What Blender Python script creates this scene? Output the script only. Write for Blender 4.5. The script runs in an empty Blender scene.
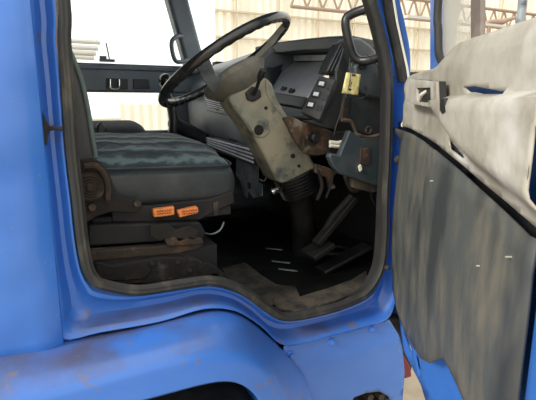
import bpy, bmesh, math, random
from mathutils import Vector, Matrix, noise
from mathutils.geometry import delaunay_2d_cdt
random.seed(4)
C = bpy.context.scene.collection
PI = math.pi

# ------------------------------------------------------------------ survey of the photograph
# the photograph is surveyed once: sight lines cut with the real planes of the cab give true positions
FL = 464.0
YAW = math.radians(25.7)
PIT = math.radians(11.6)
EYE = Vector((0, 0, 1.6))
FW = Vector((math.sin(YAW) * math.cos(PIT), math.cos(YAW) * math.cos(PIT), -math.sin(PIT)))
RT = Vector((math.cos(YAW), -math.sin(YAW), 0))
UP = Vector((math.sin(YAW) * math.sin(PIT), math.cos(YAW) * math.sin(PIT), math.cos(PIT)))

def sight(px, py):
    return FW + RT * ((px - 268) / FL) + UP * ((200 - py) / FL)
def PY(px, py, Y):
    d = sight(px, py); return EYE + d * (Y / d.y)
def PX(px, py, X):
    d = sight(px, py); return EYE + d * (X / d.x)
def PZ(px, py, Z):
    d = sight(px, py); return EYE + d * ((Z - 1.6) / d.z)
HG = Vector((.955, 1.1, 0))
DA = math.radians(59.3)
DD = Vector((-math.cos(DA), -math.sin(DA), 0))
DN = Vector((-math.sin(DA), math.cos(DA), 0))
def DW(s, n, z):
    return HG + DD * s + DN * n + Vector((0, 0, z))
def DP(px, py, n=0):
    d = sight(px, py)
    t = (n + HG.dot(DN)) / d.dot(DN)
    p = EYE + d * t
    return ((p - HG).dot(DD), p.z)

# ------------------------------------------------------------------ materials
def mat(name, col, rough=.6, metal=0, spec=.5, dirt=None, dscale=8, dlo=.45, dhi=.7, dstretch=(1, 1, 1), bump=0, bscale=40,
        coat=0, dirt2=None, d2scale=30, d2lo=.6, d2hi=.75, updust=None, upamt=.6):
    m = bpy.data.materials.new(name); m.use_nodes = True
    nt = m.node_tree; n = nt.nodes; L = nt.links
    b = n['Principled BSDF']
    b.inputs['Roughness'].default_value = rough
    b.inputs['Metallic'].default_value = metal
    b.inputs['Specular IOR Level'].default_value = spec
    b.inputs['Coat Weight'].default_value = coat
    b.inputs['Coat Roughness'].default_value = .12
    tc = n.new('ShaderNodeTexCoord')
    mp = n.new('ShaderNodeMapping'); mp.inputs['Scale'].default_value = dstretch
    L.new(tc.outputs['Object'], mp.inputs['Vector'])
    def rgb(c):
        r = n.new('ShaderNodeRGB'); r.outputs[0].default_value = (*c, 1); return r.outputs[0]
    cur = rgb(col)
    def blend(cur, c2, scale, lo, hi, det=6):
        t = n.new('ShaderNodeTexNoise'); t.inputs['Scale'].default_value = scale; t.inputs['Detail'].default_value = det
        t.inputs['Roughness'].default_value = .62
        L.new(mp.outputs[0], t.inputs['Vector'])
        r = n.new('ShaderNodeMapRange'); r.inputs['From Min'].default_value = lo; r.inputs['From Max'].default_value = hi
        L.new(t.outputs[0], r.inputs['Value'])
        mx = n.new('ShaderNodeMix'); mx.data_type = 'RGBA'
        L.new(r.outputs[0], mx.inputs[0]); L.new(cur, mx.inputs[6]); L.new(rgb(c2), mx.inputs[7])
        return mx.outputs[2], r.outputs[0]
    if updust:
        g = n.new('ShaderNodeNewGeometry'); sx = n.new('ShaderNodeSeparateXYZ'); L.new(g.outputs['Normal'], sx.inputs[0])
        r = n.new('ShaderNodeMapRange'); r.inputs['From Min'].default_value = .35; r.inputs['From Max'].default_value = .95
        r.inputs['To Max'].default_value = upamt
        L.new(sx.outputs[2], r.inputs['Value'])
        t = n.new('ShaderNodeTexNoise'); t.inputs['Scale'].default_value = 7; t.inputs['Detail'].default_value = 8
        L.new(tc.outputs['Object'], t.inputs['Vector'])
        r2 = n.new('ShaderNodeMapRange'); r2.inputs['From Min'].default_value = .3; r2.inputs['From Max'].default_value = .6
        L.new(t.outputs[0], r2.inputs['Value'])
        mu = n.new('ShaderNodeMath'); mu.operation = 'MULTIPLY'; L.new(r.outputs[0], mu.inputs[0]); L.new(r2.outputs[0], mu.inputs[1])
        mx = n.new('ShaderNodeMix'); mx.data_type = 'RGBA'
        L.new(mu.outputs[0], mx.inputs[0]); L.new(cur, mx.inputs[6]); L.new(rgb(updust), mx.inputs[7])
        cur = mx.outputs[2]
    if dirt: cur, fac = blend(cur, dirt, dscale, dlo, dhi)
    if dirt2: cur, fac2 = blend(cur, dirt2, d2scale, d2lo, d2hi, 3)
    L.new(cur, b.inputs['Base Color'])
    if bump:
        t = n.new('ShaderNodeTexNoise'); t.inputs['Scale'].default_value = bscale; t.inputs['Detail'].default_value = 4
        L.new(tc.outputs['Object'], t.inputs['Vector'])
        bp = n.new('ShaderNodeBump'); bp.inputs['Strength'].default_value = bump; bp.inputs['Distance'].default_value = .01
        L.new(t.outputs[0], bp.inputs['Height']); L.new(bp.outputs[0], b.inputs['Normal'])
    return m

BLUE = (.034, .152, .53)
M = {}
M['paint'] = mat('blue_paint', BLUE, .32, 0, .5, dirt=(.055, .18, .55), dscale=5, dlo=.4, dhi=.75, coat=.3,
                 dirt2=(.22, .2, .2), d2scale=34, d2lo=.70, d2hi=.76)
M['paint_dusty'] = mat('dusty_blue_paint', BLUE, .34, 0, .5, dirt=(.05, .16, .50), dscale=5, dlo=.4, dhi=.75, coat=.25,
                       dirt2=(.16, .12, .10), d2scale=24, d2lo=.62, d2hi=.76, updust=(.075, .068, .10), upamt=.9)
M['rubber'] = mat('weathered_rubber', (.018, .018, .016), .7, dirt=(.085, .075, .052), dscale=22, dlo=.5, dhi=.8, dstretch=(1, 1, .35))
M['black'] = mat('black_plastic', (.014, .014, .015), .38, dirt=(.04, .038, .034), dscale=9)
M['black_gloss'] = mat('glossy_black_rim', (.014, .015, .014), .25, dirt=(.035, .036, .03), dscale=14, coat=.3)
M['dash'] = mat('blue_grey_dash', (.095, .125, .15), .4, dirt=(.17, .18, .18), dscale=6, dlo=.4, dhi=.75, bump=.05, bscale=200)
M['dashdark'] = mat('dark_dash_vinyl', (.022, .028, .032), .45, dirt=(.06, .06, .058), dscale=8, dlo=.4, dhi=.8, bump=.05, bscale=200)
M['tray'] = mat('bare_dash_tray', (.42, .43, .44), .35, dirt=(.55, .55, .54), dscale=9, dlo=.4, dhi=.7)
M['paleedge'] = mat('pale_metal_strip', (.82, .85, .9), .4, 0, dirt=(.6, .62, .65), dscale=14)
M['column'] = mat('dusty_column_cover', (.21, .21, .165), .65, dirt=(.32, .29, .205), dscale=11, dlo=.42, dhi=.62, dirt2=(.075, .09, .085), d2scale=12, d2lo=.52, d2hi=.66, bump=.1, bscale=60)
M['pad'] = mat('dusty_horn_pad', (.12, .115, .095), .7, dirt=(.26, .24, .19), dscale=10, dlo=.4, dhi=.7)
M['rust'] = mat('rusty_steel', (.035, .024, .016), .85, dirt=(.12, .06, .03), dscale=16, dlo=.5, dhi=.72, dirt2=(.12, .105, .085), d2scale=22, d2lo=.58, d2hi=.72, bump=.3, bscale=90)
M['lightrust'] = mat('flaking_rusty_steel', (.045, .034, .025), .85, dirt=(.16, .085, .045), dscale=18, dlo=.46, dhi=.64, dirt2=(.22, .19, .14), d2scale=16, d2lo=.52, d2hi=.66, bump=.3, bscale=90)
M['darkrust'] = mat('dark_rusty_steel', (.012, .010, .008), .85, dirt=(.045, .026, .016), dscale=14, dlo=.5, dhi=.75, dirt2=(.06, .05, .04), d2scale=20, d2lo=.62, d2hi=.75, bump=.3, bscale=70)
M['zinc'] = mat('dusty_zinc_bracket', (.24, .27, .29), .55, .3, dirt=(.05, .055, .06), dscale=12)
M['kick'] = mat('dark_blue_grey_plastic', (.035, .048, .055), .45, dirt=(.07, .075, .075), dscale=10)
M['chrome'] = mat('bright_metal', (.7, .7, .7), .25, 1)
M['mat'] = mat('dark_floor_mat', (.004, .0045, .005), .6, dirt=(.014, .012, .009), dscale=7, dlo=.5, dhi=.75, spec=.2, bump=.3, bscale=24)
M['scuff'] = mat('worn_beige_sill', (.075, .06, .042), .8, dirt=(.018, .018, .018), dscale=12, dlo=.42, dhi=.6, bump=.3, bscale=60)
M['orange'] = mat('orange_plastic', (.82, .24, .05), .5, dirt=(.45, .14, .04), dscale=40, dlo=.5, dhi=.7)
M['yellow'] = mat('yellow_card', (.75, .66, .27), .6, dirt=(.6, .5, .2), dscale=25)
M['vinyl'] = mat('grey_seat_vinyl', (.028, .034, .036), .6, dirt=(.06, .062, .06), dscale=7, bump=.05, bscale=150)
M['backvinyl'] = mat('dark_backrest_vinyl', (.05, .05, .048), .6, dirt=(.075, .072, .065), dscale=7)
M['seatrim'] = mat('pale_green_backrest_cloth', (.11, .15, .135), .7)
M['seatblack'] = mat('charcoal_seat_cloth', (.02, .024, .026), .7, dirt=(.035, .04, .04), dscale=9)
M['trim'] = mat('dusty_beige_trim', (.40, .375, .31), .5, dirt=(.24, .215, .165), dscale=5, dlo=.42, dhi=.68, dirt2=(.6, .58, .53), d2scale=6, d2lo=.5, d2hi=.72, bump=.35, bscale=22)
M['lower'] = mat('streaked_grey_board', (.072, .078, .074), .6, dirt=(.165, .145, .105), dscale=20, dlo=.42, dhi=.78, dstretch=(1, 1, .4), dirt2=(.036, .040, .041), d2scale=7, d2lo=.47, d2hi=.62, bump=.05, bscale=100)
M['cream'] = mat('cream_plastic', (.75, .72, .6), .5)
M['maroon'] = mat('dark_red_paint', (.16, .02, .025), .5)
M['tyre'] = mat('tyre_rubber', (.012, .012, .012), .8, dirt=(.04, .035, .028), dscale=10, bump=.2, bscale=40)
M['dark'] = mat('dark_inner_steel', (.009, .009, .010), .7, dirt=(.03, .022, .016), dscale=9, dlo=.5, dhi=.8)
M['trim_in'] = mat('grey_door_card', (.13, .165, .195), .4, dirt=(.19, .215, .235), dscale=6)  # base colour lightened to imitate haze across the cab
M['shed'] = mat('cream_shed_sheet', (.88, .83, .70), .8, dirt=(.80, .73, .60), dscale=1.2, dlo=.4, dhi=.8)
M['shedsteel'] = mat('brown_shed_steel', (.30, .21, .15), .8)
M['ground'] = mat('tan_yard_ground', (.40, .33, .235), .95, dirt=(.27, .215, .15), dscale=5, dlo=.4, dhi=.7, bump=.3, bscale=12)
M['rail'] = mat('pale_rail_paint', (.50, .48, .45), .7)

# fabric with teal wavy channels
def fabric():
    m = mat('teal_wave_cloth', (.03, .05, .052), .75)
    nt = m.node_tree; n = nt.nodes; L = nt.links; b = n['Principled BSDF']
    tc = n.new('ShaderNodeTexCoord')
    mp = n.new('ShaderNodeMapping'); mp.inputs['Scale'].default_value = (1, 1.0, 1)
    L.new(tc.outputs['Object'], mp.inputs[0])
    w = n.new('ShaderNodeTexWave'); w.bands_direction = 'Y'; w.inputs['Scale'].default_value = 5.5
    w.inputs['Distortion'].default_value = 2.5; w.inputs['Detail'].default_value = 2; w.inputs['Detail Scale'].default_value = 5
    L.new(mp.outputs[0], w.inputs[0])
    r = n.new('ShaderNodeValToRGB')
    e = r.color_ramp.elements
    e[0].position = .1; e[0].color = (.016, .025, .029, 1); e[1].position = .95; e[1].color = (.10, .15, .15, 1)
    x = r.color_ramp.elements.new(.55); x.color = (.022, .042, .05, 1)
    L.new(w.outputs[1], r.inputs[0]); L.new(r.outputs[0], b.inputs['Base Color'])
    b.inputs['Sheen Weight'].default_value = .15
    bp = n.new('ShaderNodeBump'); bp.inputs['Strength'].default_value = .6; bp.inputs['Distance'].default_value = .01
    L.new(w.outputs[1], bp.inputs['Height']); L.new(bp.outputs[0], b.inputs['Normal'])
    return m
M['wave'] = fabric()

def glass(name, tint=(.97, .99, .98), haze=.1):
    m = bpy.data.materials.new(name); m.use_nodes = True
    nt = m.node_tree; n = nt.nodes; L = nt.links
    n.remove(n['Principled BSDF']); out = n['Material Output']
    tr = n.new('ShaderNodeBsdfTransparent'); tr.inputs[0].default_value = (*tint, 1)
    gl = n.new('ShaderNodeBsdfGlossy'); gl.inputs['Roughness'].default_value = .05
    df = n.new('ShaderNodeBsdfTranslucent'); df.inputs[0].default_value = (.75, .73, .68, 1)
    d2 = n.new('ShaderNodeBsdfDiffuse'); d2.inputs[0].default_value = (.6, .57, .5, 1)
    mdd = n.new('ShaderNodeMixShader'); mdd.inputs[0].default_value = .4
    L.new(df.outputs[0], mdd.inputs[1]); L.new(d2.outputs[0], mdd.inputs[2])
    fr = n.new('ShaderNodeFresnel'); fr.inputs[0].default_value = 1.04
    m1 = n.new('ShaderNodeMixShader'); L.new(fr.outputs[0], m1.inputs[0]); L.new(tr.outputs[0], m1.inputs[1]); L.new(gl.outputs[0], m1.inputs[2])
    m2 = n.new('ShaderNodeMixShader'); m2.inputs[0].default_value = haze
    L.new(m1.outputs[0], m2.inputs[1]); L.new(mdd.outputs[0], m2.inputs[2]); L.new(m2.outputs[0], out.inputs[0])
    return m
M['glass'] = glass('hazed_windscreen_glass', haze=.07)  # translucent veil mixed in to mimic glare and haze
M['qglass'] = glass('dusty_vent_glass', haze=.3)

# ------------------------------------------------------------------ mesh helpers
def link(name, me, m, parent=None, bevel=0, sub=0, smooth=True, solid=0, segs=2):
    o = bpy.data.objects.new(name, me); C.objects.link(o)
    if m: me.materials.append(m)
    if smooth:
        me.polygons.foreach_set('use_smooth', [True] * len(me.polygons))
        try: me.set_sharp_from_angle(angle=math.radians(38))
        except Exception: pass
    if solid:
        md = o.modifiers.new('solid', 'SOLIDIFY'); md.thickness = solid; md.offset = 0
    if bevel:
        md = o.modifiers.new('bevel', 'BEVEL'); md.width = bevel; md.segments = segs; md.limit_method = 'ANGLE'; md.angle_limit = math.radians(35)
        md.harden_normals = False
    if sub:
        md = o.modifiers.new('sub', 'SUBSURF'); md.levels = sub; md.render_levels = sub
    if parent: attach(o, parent)
    return o
def attach(o, parent):
    o.parent = parent
    if parent.type == 'EMPTY':
        o.matrix_parent_inverse = (Matrix.Translation(parent.location)).inverted()
def thing(name, label, cat, loc, group=None):
    o = bpy.data.objects.new(name, None); C.objects.link(o); o.empty_display_size = .05
    o.location = loc; o['label'] = label; o['category'] = cat
    if group: o['group'] = group
    return o
def tag(o, label, cat, group=None):
    o['label'] = label; o['category'] = cat
    if group: o['group'] = group
    return o

class MB:
    def __init__(s): s.v = []; s.f = []
    def add(s, vs, fs):
        k = len(s.v); s.v += [tuple(v) for v in vs]; s.f += [tuple(i + k for i in f) for f in fs]; return s
    def box(s, x0, x1, y0, y1, z0, z1):
        vs = [(x, y, z) for x in (x0, x1) for y in (y0, y1) for z in (z0, z1)]
        return s.add(vs, [(0, 1, 3, 2), (4, 6, 7, 5), (0, 4, 5, 1), (2, 3, 7, 6), (0, 2, 6, 4), (1, 5, 7, 3)])
    def obox(s, c, ax, ay, az):
        "box with centre c and half-axis vectors"
        c = Vector(c); ax = Vector(ax); ay = Vector(ay); az = Vector(az)
        vs = [c + ax * i + ay * j + az * k for i in (-1, 1) for j in (-1, 1) for k in (-1, 1)]
        return s.add(vs, [(0, 1, 3, 2), (4, 6, 7, 5), (0, 4, 5, 1), (2, 3, 7, 6), (0, 2, 6, 4), (1, 5, 7, 3)])
    def prism(s, pts, off):
        off = Vector(off); n = len(pts)
        pts = [Vector(p) for p in pts]
        vs = pts + [p + off for p in pts]
        return s.add(vs, [tuple(range(n)), tuple(reversed(range(n, 2 * n)))] + [(i, i + n, (i + 1) % n + n, (i + 1) % n) for i in range(n)])
    def tube(s, path, r, k=10, cap=True, prof=None, closed=False, ref=(0, 1, 0)):
        path = [Vector(p) for p in path]; n = len(path)
        rs = r if isinstance(r, (list, tuple)) else [r] * n
        vs = []; N = None
        for i, p in enumerate(path):
            if closed: t = path[(i + 1) % n] - path[i - 1]
            else: t = path[min(i + 1, n - 1)] - path[max(i - 1, 0)]
            t.normalize()
            if N is None:
                N = Vector(ref)
                if abs(N.dot(t)) > .95: N = Vector((0, 0, 1))
            N = (N - t * N.dot(t)).normalized()
            B = t.cross(N)
            for j in range(k):
                a = 2 * PI * j / k
                q = (prof(a) if prof else 1)
                qa, qb = (q if isinstance(q, tuple) else (q * math.cos(a), q * math.sin(a)))
                vs.append(p + (N * qa + B * qb) * rs[i])
        fs = []
        m = n if closed else n - 1
        for i in range(m):
            for j in range(k):
                a = i * k + j; b = i * k + (j + 1) % k; i2 = (i + 1) % n
                fs.append((a, b, i2 * k + (j + 1) % k, i2 * k + j))
        if cap and not closed:
            fs.append(tuple(reversed(range(k)))); fs.append(tuple(range((n - 1) * k, n * k)))
        return s.add(vs, fs)
    def loft(s, rows, closed=False):
        n = len(rows[0]); vs = [p for r in rows for p in r]; fs = []
        for i in range(len(rows) - 1):
            for j in range(n if closed else n - 1):
                fs.append((i * n + j, i * n + (j + 1) % n, (i + 1) * n + (j + 1) % n, (i + 1) * n + j))
        return s.add(vs, fs)
    def mesh(s, name='mesh'):
        me = bpy.data.meshes.new(name); me.from_pydata(s.v, [], s.f)
        bm = bmesh.new(); bm.from_mesh(me); bmesh.ops.recalc_face_normals(bm, faces=bm.faces); bm.to_mesh(me); bm.free()
        me.update(); return me
    def build(s, name, m, parent=None, **k):
        return link(name, s.mesh(name), m, parent, **k)

def smooth_path(pts, n=6, closed=False):
    pts = [Vector(p) for p in pts]; out = []
    N = len(pts)
    rng = N if closed else N - 1
    for i in range(rng):
        p0 = pts[(i - 1) % N] if closed or i > 0 else pts[0]
        p1 = pts[i]; p2 = pts[(i + 1) % N]
        p3 = pts[(i + 2) % N] if closed or i + 2 < N else pts[-1]
        for k in range(n):
            t = k / n
            out.append(.5 * ((2 * p1) + (p2 - p0) * t + (2 * p0 - 5 * p1 + 4 * p2 - p3) * t * t + (-p0 + 3 * p1 - 3 * p2 + p3) * t ** 3))
    if not closed: out.append(pts[-1])
    return out

def inside(p, poly):
    c = False; n = len(poly)
    for i in range(n):
        x1, y1 = poly[i]; x2, y2 = poly[i - 1]
        if (y1 > p[1]) != (y2 > p[1]) and p[0] < (x2 - x1) * (p[1] - y1) / (y2 - y1) + x1: c = not c
    return c
def sheet(name, m, outline, holes, fn, step=.02, parent=None, **k):
    "a filled outline with holes, gridded so that fn can shape it in depth"
    pts = []; edges = []
    def ring(poly):
        b = len(pts); q = []
        for i in range(len(poly)):
            a = Vector(poly[i]); c = Vector(poly[(i + 1) % len(poly)])
            kk = max(1, int((c - a).length / step))
            for j in range(kk): q.append(a.lerp(c, j / kk))
        pts.extend(q); n = len(q)
        edges.extend([(b + i, b + (i + 1) % n) for i in range(n)])
        return [tuple(v) for v in q]
    ring(outline)
    for h in holes: ring(h)
    xs = [p[0] for p in outline]; ys = [p[1] for p in outline]
    base = list(pts)
    x = min(xs) + step / 2
    while x < max(xs):
        y = min(ys) + step / 2
        while y < max(ys):
            p = (x, y)
            if inside(p, outline) and not any(inside(p, h) for h in holes) and min((b.x - x) ** 2 + (b.y - y) ** 2 for b in base) > (step * .45) ** 2:
                pts.append(Vector(p))
            y += step
        x += step
    vo, eo, fo, *_ = delaunay_2d_cdt(pts, edges, [], 0, 1e-6)
    fs = []
    for f in fo:
        cx = sum(vo[i].x for i in f) / len(f); cy = sum(vo[i].y for i in f) / len(f)
        if inside((cx, cy), outline) and not any(inside((cx, cy), h) for h in holes): fs.append(tuple(f))
    return MB().add([fn(v.x, v.y) for v in vo], fs).build(name, m, parent, **k)

def fbm(x, y, z): return noise.noise(Vector((x, y, z)))
def sstep(a, b, x):
    t = max(0, min(1, (x - a) / (b - a))); return t * t * (3 - 2 * t)

# ================================================================== THE TRUCK CAB
cab = thing('truck_cab', 'blue truck cab body around the open doorway, with rubber seal and wheel arch', 'truck cab', (.5, 1.1, 0))
# --- doorway contour (rubber/paint boundary) paired with the outer fold of the side frame
PAIR = [((57, 0), (28, 0)), ((58, 40), (30, 40)), ((61, 80), (35, 80)), ((66, 150), (42, 150)), ((72, 200), (47, 200)), ((76, 237), (51, 240)),
        ((82, 268), (54, 275)), ((90, 282), (58, 310)), ((101, 288), (62, 342)), ((134, 293), (100, 335)), ((175, 288), (160, 324)), ((209, 284), (205, 311)),
        ((234, 290), (237, 313)), ((254, 301), (262, 328)), ((268, 311), (282, 346)), ((288, 319), (303, 345)), ((330, 311), (338, 336)),
        ((355, 302), (364, 329)), ((370, 292), (388, 322)), ((381, 272), (396, 308)), ((385, 245), (400, 280)), ((387, 200), (402, 215)), ((390, 150), (405, 155)), ((391, 90), (411, 100)),
        ((388, 58), (413, 58)), ((383, 34), (409, 30)), ((374, 0), (402, 0))]
inner = [PY(*a, 1.1) for a, b in PAIR]; outer_ = [PY(*b, 1.085) for a, b in PAIR]
# the frame goes on above the picture up to the roof rail
dl = 0; TOP = 2.3
inner = [Vector((.0, 1.1, TOP)), Vector((.035, 1.1, 2.05))] + inner + [Vector((.76, 1.1, 2.10)), Vector((.69, 1.1, TOP))]
outer_ = [Vector((-.045, 1.085, TOP)), Vector((-.015, 1.085, 2.05))] + outer_ + [Vector((.845, 1.085, 2.10)), Vector((.78, 1.085, TOP))]
si = smooth_path(inner, 4); so = smooth_path(outer_, 4)
rows = []
prof = [(0, .012), (.09, -.003), (.17, .0), (.27, .024), (.42, .034), (.60, .034), (.72, .022), (.80, .002), (.88, -.006), (.96, -.008), (1.0, -.004), (1.03, .006), (1.03, .009)]
for a, b in zip(si, so):
    w = (b - a)
    rows.append([Vector((a.x + w.x * t, 1.1 + y, a.z + w.z * t)) for t, y in prof])
MB().loft(rows).build('door_frame', M['paint_dusty'], cab)
rows = []
for a, b_ in zip(si, so):
    rows.append([Vector((a.x, 1.110, a.z)), Vector((a.x, 1.15, a.z)), Vector((a.x + (b_.x - a.x) * .5, 1.15, a.z + (b_.z - a.z) * .5))])
MB().loft(rows).build('inner_flange', M['dark'], cab)
# rubber seal with grooves
seal_path = []
for i, (a, b) in enumerate(zip(si, so)):
    w = (b - a); w.y = 0; w.normalize()
    seal_path.append(Vector((a.x, 1.094, a.z)) - w * .0125)
def ribprof(a): return (1.45 * math.cos(a) * (1 + .0 * a), 1.0 * math.sin(a))
def rib(a):
    q = 1 + .09 * math.cos(a * 7)
    return (q * .95 * math.cos(a), q * 1.0 * math.sin(a))
MB().tube(seal_path, .0122, k=42, prof=rib).build('door_seal', M['rubber'], cab)
# rear quarter skin with a few dents
def skin(x, z):
    y = 1.072 + .0
    y += .010 * sstep(-.03, .0, x)
    y += .012 * fbm(x * 6 + 3, z * 3.2, 1) + .004 * fbm(x * 17, z * 12, 4)
    y += .05 * max(0, -x - .12) ** 1.3
    return Vector((x, y, z))
ed = lambda z: -.006 - .06 * max(0, z - 1.85)
g = []
for i in range(61):
    z = 1.062 + (TOP - 1.062) * i / 60
    row = [skin(-.62 + (.62 + ed(z)) * (j / 24), z) for j in range(25)]
    e = row[-1]
    row += [e + Vector((.006, .004, 0)), e + Vector((.008, .012, 0)), e + Vector((.008, .03, 0))]
    row = row
    g.append(row)
lip = [Vector((p.x, p.y + .002, p.z - .004)) for p in g[0]]; lip2 = [Vector((p.x, p.y + .03, p.z - .004)) for p in g[0]]
MB().loft([lip2, lip] + g).build('quarter_panel', M['paint'], cab)
# striker on the door pillar
b = MB()
p = PY(44, 130, 1.098)
b.prism([PY(43, 112, 1.098), PY(46, 120, 1.098), PY(50, 126, 1.098), PY(50, 131, 1.098), PY(48, 136, 1.098), PY(47, 145, 1.098), PY(44, 143, 1.098)], (0, -.004, 0))
b.tube([PY(48, 129, 1.098), PY(54, 128, 1.085), PY(61, 128.5, 1.085), PY(61, 129, 1.1)], .0045, 8)
b.build('striker', M['darkrust'], cab)
# step panel below the door with three bolts and a notch
stepo = [PY(284, 349, 1.09), PY(335, 337, 1.09), PY(391, 322.5, 1.09), PY(398, 334, 1.09), PY(402, 348, 1.09), PY(404, 372, 1.09), PY(401, 400, 1.09), PY(397, 420, 1.09),
         PY(392, 405, 1.09), PY(386, 395, 1.09), PY(377, 391, 1.09), PY(364, 393, 1.09), PY(354, 398, 1.09), PY(345, 412, 1.09), PY(318, 440, 1.09), PY(285, 440, 1.09), PY(272, 400, 1.09)]
def stepf(x, z):
    cz = .815 + .02 * (x - .6)
    y = 1.096 + .45 * max(0, cz - z) if z < cz else 1.096
    y += .03 * sstep(.97, 1.03, x)
    return Vector((x, y, z))
def stepy(x, z): return 1.104 + .20 * max(0, .815 + .02 * (x - .6) - z)
def stepp(px, py):
    y = 1.09
    for k in range(12):
        p = PY(px, py, y); y = stepy(p.x, p.z)
    return (p.x, p.z)
stepo = [stepp(*p) for p in ((284, 345), (335, 333), (389, 319.5), (398, 334), (402, 348), (404.5, 372), (402, 400), (398, 425),
                             (393, 408), (388, 396), (379, 391), (366, 392.5), (354, 397), (345, 410), (318, 440), (285, 440), (272, 400))]
sheet('step_panel', M['paint'], stepo, [], lambda x, z: Vector((x, stepy(x, z) + .0, z)), .02, cab, solid=.004)
for q in ((291, 355), (332, 342), (372, 329)):
    c = PY(*q, 1.100)
    b = MB(); b.tube([c + Vector((0, .008, 0)), c + Vector((0, 0, 0)), c + Vector((0, -.002, 0))], [.013, .013, .010], 16, ref=(0, 0, 1))
    b.tube([c, c + Vector((0, -.010, 0))], .0075, 6, ref=(0, 0, 1))
    b.build('bolt', M['paint'], cab, smooth=False, bevel=.0008)
# fender / wheel arch flare
fold = [(-60, 364), (0, 353), (62, 344), (100, 336.5), (134, 331), (170, 322), (205, 313), (220, 311.5), (237, 314), (250, 321), (262, 330), (273, 340), (285, 351), (297, 364), (306, 375), (311, 388), (314, 402), (318, 425)]
crest = [(-60, 420), (0, 399), (62, 383), (100, 374), (134, 364), (170, 355), (200, 349), (222, 347), (240, 351), (253, 358), (265, 367), (276, 378), (284, 390), (290, 402), (294, 414), (298, 428), (300, 440), (303, 462)]
lipp = [(-60, 478), (0, 448), (62, 427), (100, 414.5), (134, 404), (168, 395), (200, 386), (218, 382.5), (232, 382), (242, 385), (250, 390), (257, 397), (262, 405), (266, 413), (269, 422), (272, 432), (274, 445), (276, 470)]
rows = []
for a, c, l in zip(fold, crest, lipp):
    A = PY(*a, 1.09); Cc = PY(*c, .985); Lp = PY(*l, .962)
    mid = A.lerp(Cc, .55) + Vector((0, 0, .012))
    rows.append([A + Vector((0, .03, -.002)), A, A.lerp(Cc, .2) + Vector((0, 0, .008)), mid, A.lerp(Cc, .85) + Vector((0, 0, .009)), Cc + Vector((0, -.008, -.004)),
                 Cc.lerp(Lp, .3) + Vector((0, -.006, 0)), Cc.lerp(Lp, .7), Lp, Lp + Vector((0, .008, -.003)), Lp + Vector((0, .03, .004)), Lp + Vector((0, .2, .02))])
MB().loft(rows).build('wheel_arch', M['paint_dusty'], cab, sub=1)
# dark splash plate inside the arch
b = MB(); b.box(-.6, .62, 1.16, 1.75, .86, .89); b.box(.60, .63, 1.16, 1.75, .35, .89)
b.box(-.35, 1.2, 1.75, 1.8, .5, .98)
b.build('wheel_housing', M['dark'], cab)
# rusty step tread seen in the notch
b = MB(); b.box(.68, 1.06, 1.16, 1.70, .545, .56)
for i in range(7): b.tube([(.71 + .05 * i, 1.16, .575 + .012 * (i % 2)), (.73 + .05 * i, 1.6, .58)], .013, 8)
b.build('step_tread', M['rust'], cab)
# cab shell out of the near side: floor, rear wall, roof, far side, front
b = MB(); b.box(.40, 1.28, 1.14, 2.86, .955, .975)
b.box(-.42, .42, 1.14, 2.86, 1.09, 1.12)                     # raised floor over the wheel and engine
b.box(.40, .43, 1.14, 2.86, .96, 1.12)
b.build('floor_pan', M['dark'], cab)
b = MB(); b.box(-.62, 1.05, 1.1, 2.86, TOP, TOP + .05); b.build('roof_panel', M['paint'], cab)
b = MB(); b.box(-.62, -.58, 1.13, 2.86, 1.0, TOP); b.build('rear_wall', M['trim_in'], cab)
b = MB(); b.box(1.24, 1.28, 1.1, 2.86, .7, 1.60); b.build('front_panel', M['paint'], cab)
# near-side lining behind the pillar and around the kick space
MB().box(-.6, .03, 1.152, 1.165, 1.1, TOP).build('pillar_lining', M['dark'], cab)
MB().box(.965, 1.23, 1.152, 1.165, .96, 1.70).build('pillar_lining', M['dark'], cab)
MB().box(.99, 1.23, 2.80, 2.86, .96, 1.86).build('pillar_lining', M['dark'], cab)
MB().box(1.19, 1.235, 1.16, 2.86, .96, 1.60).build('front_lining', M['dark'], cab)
# near A pillar outer face with gutter strip and a white highlight line built as a cream strip
def strip(pts, w, y0, y1):
    b = MB(); A = [PY(px - w / 2, py, y0) for px, py in pts]; B = [PY(px + w / 2, py, y0) for px, py in pts]
    A.insert(0, A[0] + (A[0] - A[1]).normalized() * .45); B.insert(0, B[0] + (B[0] - B[1]).normalized() * .45)
    b.loft([[a, bb, bb + Vector((0, y1 - y0, 0)), a + Vector((0, y1 - y0, 0))] for a, bb in zip(A, B)], closed=True); return b
gp = [(390.5, 0), (394, 22), (399, 45), (404, 68), (406, 82)]
strip(gp, 5.5, 1.076, 1.10).build('gutter_strip', M['rubber'], cab)
strip([(x + 3.6, y) for x, y in gp], 1.5, 1.073, 1.09).build('gutter_highlight', M['cream'], cab)
# inner windscreen pillars
def bar(name, m, P0, P1, hx, hy, parent, bevel=.01):
    P0 = Vector(P0); P1 = Vector(P1); d = (P1 - P0).normalized()
    y = Vector((0, 1, 0)); y = (y - d * y.dot(d)).normalized(); x = y.cross(d)
    L = (P1 - P0).length / 2
    return MB().obox((P0 + P1) / 2, x * hx, y * hy, d * L).build(name, m, parent, bevel=bevel)
# far A pillar, traced
A0 = PY(176, 0, 2.74); A1 = PY(193, 62, 2.74); dd = (A0 - A1)
bar('windscreen_pillar', M['trim_in'], A1 - dd * .2, A1 + dd * 1.55, .058, .05, cab, .02)
# grab handle on the far pillar
hp = [PY(183, 36, 2.69), PY(177, 36.5, 2.64), PY(172, 41, 2.62), PY(172, 50, 2.62), PY(175, 60, 2.62), PY(180, 62, 2.64), PY(188, 60, 2.69)]
MB().tube(smooth_path(hp, 4), .012, 10).build('grab_handle', M['dash'], cab)
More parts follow.
